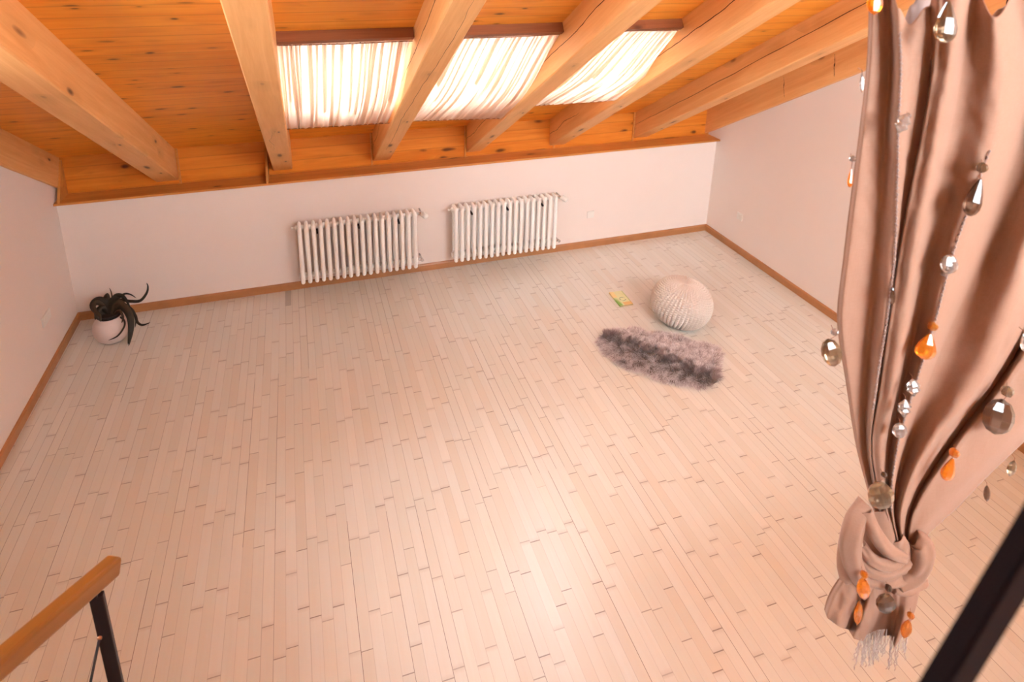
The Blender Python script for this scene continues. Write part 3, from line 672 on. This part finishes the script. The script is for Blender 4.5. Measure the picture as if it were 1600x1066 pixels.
# ------------------------------------------------------------------ potted plant
def plant():
    c = Vector((-1.655, 5.13, 0)); R = .143
    th = thing('potted_plant', 'dark strap-leaved plant in a round pale pot in the left corner', 'plant', c)
    prof = [(.070, 0), (.090, .002), (.118, .03), (.138, .075), (.143, .115), (.136, .155), (.118, .19), (.100, .21), (.098, .225), (.092, .226), (.092, .205), (.11, .185), (.125, .14), (.11, .03), (.02, .02)]
    b = MB(); b.lathe(prof, c, 40); b.build('pot', plain('pale_pot_glaze', (.72, .60, .56), .45, var=.05), th, c)
    b = MB(); b.lathe([(.070, .03), (.086, .235), (.090, .236), (.090, .250), (.084, .250), (.080, .225), (.01, .222)], c, 32); b.build('inner_pot', plain('black_plastic', (.012, .009, .009), .45), th, c, label='black plastic inner pot')
    b = MB(); b.lathe([(.078, .224), (.06, .232), (.02, .236), (.005, .236)], c, 24); b.build('soil', plain('potting_soil', (.03, .018, .012), .95, scale=80, bump=.6), th, c)
    lm = plain('dark_leaf', (.022, .019, .010), .6, var=.35, scale=30); dm = plain('brown_leaf', (.055, .034, .016), .6, var=.3, scale=30)
    depc = (c + Vector((0, 0, .25)) - CAM).dot(W_)
    def leaf(pts, wd, dz=0.0, mat=None):
        # pts in picture coordinates around the pot, wd in metres, dz extra depth per point
        n = 22; P3 = [at_d(x, y, depc + (dz[i] if isinstance(dz, (list, tuple)) else dz * i / (len(pts) - 1))) for i, (x, y) in enumerate(pts)]
        def cr(f):
            s = f * (len(P3) - 1); i = min(int(s), len(P3) - 2); u = s - i
            a = P3[max(i - 1, 0)]; b_ = P3[i]; c_ = P3[i + 1]; d_ = P3[min(i + 2, len(P3) - 1)]
            return .5 * ((2 * b_) + (c_ - a) * u + (2 * a - 5 * b_ + 4 * c_ - d_) * u * u + (3 * b_ - a - 3 * c_ + d_) * u ** 3)
        b = MB(); rows = []
        for i in range(n + 1):
            f = i / n; p = cr(f); tn = (cr(min(1, f + .02)) - cr(max(0, f - .02))).normalized()
            side = tn.cross(W_).normalized(); up = side.cross(tn)
            w_ = wd * 1.3 * (min(1, .45 + f * 3)) * (1 - f ** 3) ** .8 + .0006
            q = [p - side * w_ * .5 + up * w_ * .12, p - up * w_ * .05, p + side * w_ * .5 + up * w_ * .12]
            for v in q:
                v.z = max(v.z, .006)
            rows.append(q)
        b.grid(rows); b.build('leaf', mat or lm, th, c, solid=.0015)
    leaf([(173, 492), (180, 474), (193, 480), (203, 494), (205, 515), (201, 541)], .052, -.07, dm)
    leaf([(176, 492), (186, 478), (198, 489), (203, 505), (202, 525), (200, 538)], .040, -.10)
    leaf([(174, 492), (184, 470), (203, 471), (219, 470), (229, 458), (231, 448), (229, 442)], .020, -.02)
    leaf([(174, 490), (182, 470), (193, 460), (203, 460), (213, 466)], .014, .05)
    leaf([(184, 494), (193, 500), (194, 510), (184, 525), (169, 532)], .014, -.13)
    leaf([(180, 490), (196, 482), (210, 492), (214, 503), (222, 508), (235, 504)], .022, -.05)
    leaf([(172, 494), (164, 474), (152, 470), (144, 478), (150, 488), (160, 492)], .050, -.06)
    leaf([(170, 492), (165, 478), (166, 466), (168, 458)], .062, .03, dm)
    leaf([(172, 490), (175, 470), (174, 458), (171, 450)], .010, .03, dm)
    leaf([(168, 492), (158, 476), (148, 474), (146, 484), (156, 494), (157, 503)], .034, -.10, dm)
    leaf([(176, 490), (192, 476), (206, 484), (212, 496), (211, 512)], .018, .02)
    leaf([(174, 492), (178, 466), (188, 462), (196, 468), (204, 482)], .030, -.02)
    leaf([(170, 492), (160, 482), (152, 488), (152, 496), (160, 500)], .045, -.08)
    leaf([(172, 492), (172, 476), (178, 468), (186, 466)], .050, -.04)
    leaf([(178, 492), (186, 486), (192, 496), (190, 505)], .020, -.10, dm)
    leaf([(165, 494), (154, 489), (150, 494), (149, 500)], .030, -.04)
    leaf([(178, 492), (190, 484), (200, 486), (208, 488), (213, 500)], .030, .01, dm)
plant()

# ------------------------------------------------------------------ stair handrail, lower left
def handrail():
    tip = at_y(177, 884, 1.22); far = at_y(-260, 1262, .76); d = (far - tip).normalized()
    th = thing('stair_handrail', 'wooden stair handrail on a dark metal post in the lower left corner', 'handrail', (tip.x, tip.y, 0))
    Lr = (far - tip).length; side = d.cross(Vector((0, 0, 1))).normalized(); upv = side.cross(d).normalized()
    if upv.z < 0: upv = -upv
    mm = Matrix.Identity(4); ya = upv.cross(d)
    for i in range(3): mm[i][0] = d[i]; mm[i][1] = ya[i]; mm[i][2] = upv[i]; mm[i][3] = tip[i]
    b = MB(); b.rbox(-.004, Lr, -.019, .019, -.021, .021, .008, 3); o = b.build('rail', M_OAK, None); place(o, th, mm)
    best = None
    for k in range(400):
        p = tip + d * (Lr * k / 400) - upv * .02; q = p - CAM; px = CX + F_PX * q.dot(R_) / q.dot(W_)
        if best is None or abs(px - 149) < best[0]: best = (abs(px - 149), p)
    pt = best[1]
    b = MB(); b.rbox(pt.x - .014, pt.x + .014, pt.y - .006, pt.y + .006, 0, pt.z - .012, .0015, 1); b.rbox(pt.x - .013, pt.x + .004, pt.y - .009, pt.y + .009, pt.z - .016, pt.z + .004, .0015, 1)
    b.rbox(pt.x - .05, pt.x + .05, pt.y - .03, pt.y + .03, 0, .008, .002, 1)
    b.build('post', M_IRON, th, (pt.x, pt.y, 0), label='dark metal post')
    yk = pt.y - .011; k = at_y(155, 1000, yk); e = at_y(118, 1180, yk - .03); ln = (e - k).normalized()
    b = MB(); b.tube([k, k + ln * 1.0], .003, 8); b.build('brace_rod', M_IRON, th, k)
    b = MB(); b.lathe([(.005, 0), (.005, .004), (.003, .006)], k + Vector((0, .006, 0)), 10, axis=(0, -1, 0)); b.build('screw', plain('copper_screw', (.55, .25, .12), .3, 1.0), th, k, label='copper-coloured screw')
handrail()

# dark rail close to the camera, lower right
def near_rail():
    y = .155
    A = at_y(1640, 798, y); B = at_y(1425, 1155, y); d = (B - A).normalized(); A = A - d * .15; E = B + d * .22
    th = thing('stair_railing', 'blurred dark metal rail crossing the lower right corner', 'railing', (E.x, E.y, 0))
    up = Vector((0, 1, 0)).cross(d); L = (E - A).length
    if up.z < 0: up = -up
    mm = Matrix.Identity(4)
    for i in range(3): mm[i][0] = d[i]; mm[i][1] = up.cross(d)[i]; mm[i][2] = up[i]; mm[i][3] = A[i]
    b = MB(); b.rbox(0, L, -.006, .006, -.0125, .0125, .002, 2); o = b.build('rail', M_IRON2, None); place(o, th, mm)
    b = MB(); b.rbox(E.x - .012, E.x + .012, E.y - .008, E.y + .008, 1.75, E.z + .01, .002, 1); b.build('post', M_IRON2, th, (E.x, E.y, 0))
near_rail()
# ------------------------------------------------------------------ beaded linen curtain, knotted, hanging close to the camera
def linen(name, a, b_, transl=.32):
    t = NT(name); tc = t.n('ShaderNodeTexCoord'); x, y, z = t.obj()
    wx = t.math('SINE', t.math('MULTIPLY', x, 5200)); wz = t.math('SINE', t.math('MULTIPLY', z, 5200))
    slub = t.noise(t.comb(t.math('MULTIPLY', x, 60), t.math('MULTIPLY', y, 60), t.math('MULTIPLY', z, 900)), 1, 3); slub2 = t.noise(t.comb(t.math('MULTIPLY', x, 900), t.math('MULTIPLY', y, 200), t.math('MULTIPLY', z, 50)), 1, 3)
    h = t.math('ADD', t.math('ADD', slub, slub2), t.math('MULTIPLY', t.math('ADD', wx, wz), .1))
    col = t.mix(t.math('MULTIPLY', t.math('ADD', slub, slub2), .5), a, b_)
    t.set(Base_Color=col, Roughness=.85); t.b.inputs['Sheen Weight'].default_value = .25; t.bump(h, .25, .0006)
    tl = t.n('ShaderNodeBsdfTranslucent'); t.l(col, tl.inputs[0]); mx = t.n('ShaderNodeMixShader'); mx.inputs[0].default_value = transl
    t.l(t.b.outputs[0], mx.inputs[1]); t.l(tl.outputs[0], mx.inputs[2]); t.l(mx.outputs[0], t.out.inputs[0]); return t.m
M_LINEN = linen('mauve_linen', (.36, .185, .11), (.49, .295, .215)); M_LINENP = linen('pale_linen_hem', (.38, .27, .235), (.48, .37, .335)); M_FRINGE = linen('white_fringe_yarn', (.50, .41, .37), (.62, .53, .49), .1)
def crystal(name, col, rough=.03, tr_=.75):
    t = NT(name); t.set(Base_Color=col, Roughness=rough, IOR=1.55); t.b.inputs['Transmission Weight'].default_value = tr_; t.b.inputs['Coat Weight'].default_value = .6; t.b.inputs['Coat Roughness'].default_value = .02; return t.m
M_AMBER = crystal('amber_crystal', (.87, .27, .012)); M_SMOKE = crystal('smoky_crystal', (.30, .22, .14), .02, .9); M_DKSMOKE = crystal('dark_smoky_crystal', (.13, .07, .045), .02, .85)
M_CLEAR = crystal('clear_crystal', (.50, .44, .41), .05, .8)
CYP = .72
GRIDY = [-80, 0, 100, 200, 300, 400, 500, 600, 700, 790, 860]
def itp(tab, keys, y):
    if y <= keys[0]: return tab[0] + (tab[1] - tab[0]) * (y - keys[0]) / (keys[1] - keys[0])
    for i in range(len(keys) - 1):
        if y <= keys[i + 1]:
            u = (y - keys[i]) / (keys[i + 1] - keys[i]); a = tab[max(i - 1, 0)]; b_ = tab[i]; c_ = tab[i + 1]; d_ = tab[min(i + 2, len(tab) - 1)]
            return .5 * ((2 * b_) + (c_ - a) * u + (2 * a - 5 * b_ + 4 * c_ - d_) * u * u + (3 * b_ - a - 3 * c_ + d_) * u ** 3)
    return tab[-1]
COLS = [([1362, 1358, 1354, 1343, 1330, 1318, 1308, 1322, 1338, 1362, 1385], -.030, -78),
 ([1370, 1366, 1361, 1351, 1339, 1327, 1317, 1328, 1343, 1365, 1388], -.017, -78),
 ([1388, 1388, 1387, 1380, 1372, 1362, 1352, 1350, 1353, 1370, 1392], -.020, -50),
 ([1402, 1403, 1408, 1404, 1402, 1398, 1386, 1370, 1360, 1374, 1396], .010, 12),
 ([1416, 1418, 1424, 1423, 1416, 1402, 1388, 1374, 1361, 1375, 1396.5], -.003, 38),
 ([1445, 1450, 1455, 1441, 1421, 1403, 1388.5, 1374.5, 1361.5, 1376, 1397], -.006, 10),
 ([1468, 1470, 1460, 1444, 1424, 1406, 1391, 1377, 1363, 1378, 1398], .012, -50),
 ([1495, 1493, 1484, 1468, 1447, 1428, 1412, 1396, 1378, 1384, 1400], .026, -80),
 ([1522, 1520, 1506, 1488, 1468, 1448, 1430, 1410, 1390, 1389, 1402], -.002, -30),
 ([1550, 1552, 1562, 1556, 1523, 1488, 1462, 1431, 1402, 1393, 1404], .034, 27),
 ([1580, 1590, 1612, 1603, 1572, 1540, 1492, 1450, 1415, 1397, 1406], -.036, -10),
 ([1690, 1695, 1700, 1680, 1650, 1602, 1575, 1530, 1450, 1410, 1410], .022, -80),
 ([1735, 1735, 1735, 1718, 1690, 1635, 1600, 1546, 1463, 1418, 1413], -.004, -50),
 ([1775, 1775, 1768, 1750, 1720, 1680, 1617, 1556, 1480, 1426, 1415], -.034, -30),
 ([1795, 1793, 1784, 1766, 1736, 1700, 1634, 1570, 1494, 1434, 1418], .014, -40),
 ([1850, 1845, 1835, 1815, 1790, 1750, 1700, 1640, 1560, 1468, 1425], .028, -80),
 ([1900, 1890, 1880, 1860, 1830, 1800, 1760, 1700, 1590, 1500, 1432], .0, -60)]
def sheet(cols, keys, ny, sub, bot, amp, rnd_seed, yoff=0, mb=None):
    """cols: (x table, depth, top) -> grid of world points"""
    rows = []
    for j in range(ny + 1):
        v = j / ny; row = []
        for i in range(len(cols) - 1):
            for s in range(sub + (1 if i == len(cols) - 2 else 0)):
                f = s / sub; e = .5 - .5 * math.cos(PI * f)
                tp = cols[i][2] * (1 - e) + cols[i + 1][2] * e
                py = tp + (bot - tp) * v
                px = itp(cols[i][0], keys, py) * (1 - f) + itp(cols[i + 1][0], keys, py) * f
                dep = (cols[i][1] * (1 - e) + cols[i + 1][1] * e) * amp(py)
                wr = noise.noise(Vector((px * .02 + rnd_seed, py * .006, 0))) * .0025 + noise.noise(Vector((px * .06, py * .03, 4))) * .0018 + noise.noise(Vector((px * .2, py * .09, 9))) * .0005
                row.append(at_y(px, py, CYP + yoff - dep - wr * amp(py)))
        rows.append(row)
    return rows
def amp_main(py): return 1.0 - .55 * smoothstep(500, 860, py)
cur = thing('knotted_curtain', 'mauve linen curtain knotted at the bottom and sewn with crystals, right foreground', 'curtain', at_y(1400, 860, CYP))
b = MB(); b.grid(sheet(COLS, GRIDY, 230, 9, 862, amp_main, 3)); b.build('linen_panel', M_LINEN, cur, solid=.0012)
# a paler turned-back layer behind, seen through the dips of the heading
BK = [([1411] * 11, -.01, 32), ([1424] * 11, .0, 8), ([1445] * 11, .006, -22), ([1500] * 11, -.01, -70), ([1532] * 11, .0, 0), ([1546] * 11, .008, 27), ([1562] * 11, .0, 14), ([1590] * 11, .01, -8), ([1620] * 11, -.01, -40), ([1700] * 11, .0, -70)]
b = MB(); b.grid(sheet(BK, GRIDY, 40, 6, 330, lambda p: 1.0, 8, .085)); b.build('back_layer', M_LINENP, cur, solid=.0012)
# pale woven band along the third fold, stitched seams
def seam_pts(ci, y0, y1, n, out=.0022, dx=0):
    tab, dep, _ = COLS[ci]; pts = []
    for i in range(n + 1):
        py = y0 + (y1 - y0) * i / n; px = itp(tab, GRIDY, py) + dx
        wr = noise.noise(Vector((px * .02 + 3, py * .006, 0))) * .0025 + noise.noise(Vector((px * .06, py * .03, 4))) * .0018
        pts.append(at_y(px, py, CYP - dep * amp_main(py) - wr * amp_main(py) - out))
    return pts
for ci, y0, y1 in ((3, 50, 640), (9, 235, 800)):
    b = MB(); n = int((y1 - y0) * .9); pts = seam_pts(ci, y0, y1, n); pts = [p + R_ * (.0012 * math.sin(i * 1.3)) for i, p in enumerate(pts)]
    b.tube(pts, [.0009 + .0008 * (math.sin(i * .75) > .2) for i in range(n + 1)], 6); b.build('seam_stitching', M_LINENP, cur)
# scalloped cord along the top hem
# cloth bands of the knot
def band(pts, wd, bulge, ridge=0.0, name='knot_fold', seed=0, taper=.25, mat=None):
    P3 = [at_y(x, y, CYP - dd) for x, y, dd in pts]; n = 34; rows = []
    def cr(f):
        s = f * (len(P3) - 1); i = min(int(s), len(P3) - 2); u = s - i
        a = P3[max(i - 1, 0)]; b_ = P3[i]; c_ = P3[i + 1]; d_ = P3[min(i + 2, len(P3) - 1)]
        return .5 * ((2 * b_) + (c_ - a) * u + (2 * a - 5 * b_ + 4 * c_ - d_) * u * u + (3 * b_ - a - 3 * c_ + d_) * u ** 3)
    for i in range(n + 1):
        f = i / n; p = cr(f); tn = (cr(min(1, f + .03)) - cr(max(0, f - .03))).normalized(); sd = tn.cross(W_).normalized()
        ww = wd * (1 - taper * abs(2 * f - 1) ** 2)
        row = []
        for k in range(23):
            s = k / 22 * 2 - 1; a = s * PI * .62
            dp = bulge * math.cos(a) + ridge * math.sin(s * 8 + seed + 1.5 * f) * (1 - abs(s)) + noise.noise(Vector((f * 5 + seed, s * 2.5, seed))) * .003
            row.append(p + sd * (ww * .5 * math.sin(a) / math.sin(PI * .5)) - W_ * dp)
        rows.append(row)
    b = MB(); b.grid(rows); return b.build(name, mat or M_LINEN, cur, solid=.0012)
band([(1425, 838, .010), (1440, 850, .026), (1441, 873, .030), (1428, 898, .026), (1400, 912, .016)], .046, .016, .002, seed=4)
band([(1352, 785, .004), (1336, 815, .014), (1329, 850, .018), (1334, 885, .018), (1352, 918, .012)], .042, .016, .0025, seed=1)
band([(1340, 812, .0), (1324, 845, .004), (1320, 880, .004), (1322, 905, .0)], .032, .014, .001, seed=9)
band([(1345, 850, .010), (1362, 874, .024), (1390, 884, .028), (1414, 870, .022)], .026, .010, .001, seed=5)
band([(1340, 872, .008), (1362, 893, .020), (1395, 894, .024), (1420, 876, .018)], .030, .010, .0015, seed=6)
band([(1352, 796, .016), (1364, 828, .030), (1386, 858, .036), (1412, 872, .030)], .030, .012, .0015, seed=2)
band([(1340, 905, .012), (1375, 912, .022), (1405, 908, .022), (1436, 885, .018)], .022, .010, .001, seed=7)
band([(1395, 920, .010), (1420, 922, .018), (1446, 908, .008)], .026, .010, .001, seed=8)
band([(1368, 796, -.004), (1376, 850, .004), (1388, 905, .0)], .075, .010, .003, seed=12)
band([(1396, 842, .008), (1404, 868, .014), (1412, 905, .010)], .058, .010, .002, seed=13)
# tail below the knot
TK = [885, 925, 965, 1005]
def tcol(a, m_, e, d, bot_): return (a, m_, e, d, bot_)
TAIL = [((1335, 880), (1303, 915), (1288, 952), -.012), ((1342, 882), (1312, 920), (1293, 966), .010), ((1352, 886), (1330, 930), (1312, 980), .022), ((1360, 890), (1346, 932), (1326, 984), -.018), ((1366, 892), (1356, 945), (1334, 998), .014),
        ((1374, 894), (1366, 950), (1348, 1002), .016), ((1380, 896), (1376, 950), (1358, 992), -.020), ((1394, 900), (1392, 950), (1390, 993), -.008), ((1403, 900), (1402, 950), (1393, 1000), .006), ((1416, 903), (1415, 950), (1398, 1012), .022), ((1434, 903), (1432, 945), (1414, 988), .004), ((1438, 900), (1434, 935), (1420, 975), -.02)]
rows = []
for j in range(61):
    v = j / 60; row = []
    for i in range(len(TAIL) - 1):
        for s in range(8 + (1 if i == len(TAIL) - 2 else 0)):
            f = s / 8; e = .5 - .5 * math.cos(PI * f)
            def q(c, vv): a, m_, z_ = c[0], c[1], c[2]; return [(1 - vv) ** 2 * a[k] + 2 * vv * (1 - vv) * (2 * m_[k] - .5 * a[k] - .5 * z_[k]) + vv ** 2 * z_[k] for k in (0, 1)]
            A, B_ = q(TAIL[i], v), q(TAIL[i + 1], v); px = A[0] * (1 - f) + B_[0] * f; py = A[1] * (1 - f) + B_[1] * f
            dep = (TAIL[i][3] * (1 - e) + TAIL[i + 1][3] * e) * (.3 + .8 * v)
            wr = noise.noise(Vector((px * .05, py * .03, 4))) * .004 + noise.noise(Vector((px * .15, py * .08, 9))) * .001
            row.append(at_y(px, py, CYP - dep - wr))
    rows.append(row)
b = MB(); b.grid(rows); b.build('knot_tail', M_LINEN, cur, solid=.0012)
# fringe
rnd = random.Random(5); b = MB()
for k in range(46):
    f = rnd.random(); px = 1343 + 78 * f; py = 1000 - 16 * math.sin(PI * f) + (8 if f > .6 else 0) - (20 if f > .9 else 0); ln = rnd.uniform(30, 52) * (1 - .35 * (f > .85)); dx = rnd.uniform(-14, 4); ph = rnd.uniform(0, 6); yy = CYP - rnd.uniform(-.01, .02); am = rnd.uniform(.6, 2.2)
    N = 26; pts = [at_y(px + dx * i / N + am * math.sin(ph + i * .9) * (i / N), py + ln * i / N + (am * .8 * math.cos(i * .8 + ph) * i / N), yy) for i in range(N + 1)]
    b.tube(pts, [.0007 + .0005 * abs(math.sin(i * 1.1 + ph)) + (.001 if i == 6 else 0) for i in range(N + 1)], 5)
b.build('fringe', M_FRINGE, cur, kind='stuff', label='white yarn fringe')
# crystals sewn on
def pend(px, py, w_, h_, mat, lab, tilt=0, bead=None, shape='drop', yo=.040, seg=8, bm_=None, thick=.45, th_top=None):
    p = at_y(px, py, CYP - yo); s = (p - CAM).dot(W_) / F_PX; w_ *= s; h_ *= s
    dn = (-U_ * math.cos(tilt) + R_ * math.sin(tilt)); ac = dn.cross(W_).normalized(); dp = W_
    if shape == 'drop': prof = [(.02, -.50), (.10, -.46), (.24, -.30), (.40, -.08), (.50, .14), (.47, .30), (.34, .42), (.16, .49), (.02, .5)]
    elif shape == 'round': prof = [(.05, -.5), (.30, -.40), (.46, -.18), (.5, .05), (.44, .27), (.28, .42), (.05, .5)]
    elif shape == 'leaf': prof = [(.03, -.5), (.22, -.38), (.50, -.12), (.36, .02), (.48, .16), (.20, .34), (.03, .5)]
    else: prof = [(.04, -.5), (.3, -.34), (.46, -.1), (.48, .12), (.32, .36), (.04, .5)]
    b = MB(); vs = []; n = len(prof)
    for (r, z) in prof:
        for k in range(seg):
            a = 2 * PI * (k + .5) / seg; vs.append(p + dn * (z * h_) + ac * (r * math.cos(a) * w_) + dp * (r * math.sin(a) * w_ * thick))
    fs = [(i * seg + k, i * seg + (k + 1) % seg, (i + 1) * seg + (k + 1) % seg, (i + 1) * seg + k) for i in range(n - 1) for k in range(seg)] + [tuple(range(seg)), tuple((n - 1) * seg + k for k in range(seg))]
    b.add(vs, fs); o = b.build('crystal_pendant', mat, cur, p, label=lab)
    top = p - dn * h_ * .48
    bm_ = bm_ or mat
    if bead:
        q = at_y(bead[0], bead[1], CYP - yo + .004); r = bead[2] * s * .5
        b = MB(); b.lathe([(.2 * r, -r), (.8 * r, -.6 * r), (r, 0), (.8 * r, .6 * r), (.2 * r, r)], q, 7, smooth=False); b.build('bead', bm_, o, q)
        b = MB(); b.tube([top + dn * .002, q + dn * r, q - dn * r * 1.6 + W_ * .006], .0006, 5); b.build('thread', M_WIRE, o, q)
    else:
        b = MB(); b.tube([top + dn * .002, top - dn * .006, top - dn * .010 + W_ * .010], .0006, 5); b.build('thread', M_WIRE, o, top)
sm, am, dk, cl = 'smoky grey teardrop crystal', 'amber crystal', 'dark smoky crystal', 'clear glass crystal'
pend(1479, 34, 36, 66, M_SMOKE, sm, -.12, None)
pend(1367, 4, 26, 38, M_AMBER, am, -.1, None, 'oval', .03)
pend(1347, 130, 9, 30, M_CLEAR, cl, 0, None, 'oval', .005)
pend(1410, 193, 24, 34, M_CLEAR, cl, -.4, (1419, 181, 9), 'leaf', .03)
pend(1329, 277, 9, 32, M_AMBER, am, -.1, (1332, 248, 10), 'drop', -.01, bm_=M_CLEAR)
pend(1523, 308, 28, 62, M_DKSMOKE, dk, -.32, (1534, 262, 17), 'drop', .045, bm_=M_SMOKE)
pend(1483, 413, 28, 30, M_CLEAR, cl, 0, (1474, 428, 8), 'round', .04, 10)
pend(1395, 463, 9, 28, M_DKSMOKE, dk, 0, None, 'oval', .02)
pend(1299, 551, 32, 44, M_SMOKE, sm, .25, (1304, 519, 12), 'round', .0, bm_=M_CLEAR)
pend(1448, 541, 33, 42, M_AMBER, am, -.28, (1457, 510, 15), 'drop', .040)
pend(1427, 606, 23, 28, M_CLEAR, cl, .1, None, 'leaf', .042)
pend(1413, 638, 22, 28, M_CLEAR, cl, -.1, None, 'leaf', .042)
pend(1406, 673, 23, 24, M_CLEAR, cl, 0, None, 'round', .042)
pend(1376, 774, 41, 44, M_SMOKE, sm, .3, (1381, 742, 9), 'round', .035, 9, bm_=M_DKSMOKE)
pend(1483, 733, 22, 38, M_AMBER, am, -.35, (1491, 708, 15), 'drop', .035)
pend(1560, 651, 50, 56, M_DKSMOKE, 'large dark smoky crystal', -.25, (1574, 612, 18), 'round', .035, 9, bm_=M_SMOKE)
pend(1581, 732, 15, 26, M_SMOKE, 'grey crystal', -.3, None, 'oval', .0)
pend(1542, 771, 11, 26, M_DKSMOKE, 'small grey-brown crystal', 0, None, 'oval', .0)
pend(1599, 535, 10, 28, M_CLEAR, cl, 0, None, 'oval', .03)
pend(1349, 920, 22, 36, M_AMBER, am, .1, (1350, 898, 12), 'oval', .050)
pend(1341, 958, 14, 38, M_AMBER, 'dark amber crystal', -.1, None, 'oval', .020)
pend(1384, 943, 31, 31, M_DKSMOKE, dk, .15, (1388, 919, 11), 'round', .045)
pend(1416, 983, 18, 30, M_AMBER, am, -.25, (1423, 962, 11), 'oval', .035)
# cords that carry the heading, up to the roof
for px, py in ((1366, -76), (1494, -78), (1690, -78), (1850, -78)):
    p = at_y(px, py, CYP); b = MB(); b.tube([p + Vector((0, 0, -.01)), p + Vector((0, 0, .3)), Vector((p.x, p.y, z_ceil(p.y)))], .002, 6); b.build('hanging_cord', M_WIRE, cur, p)
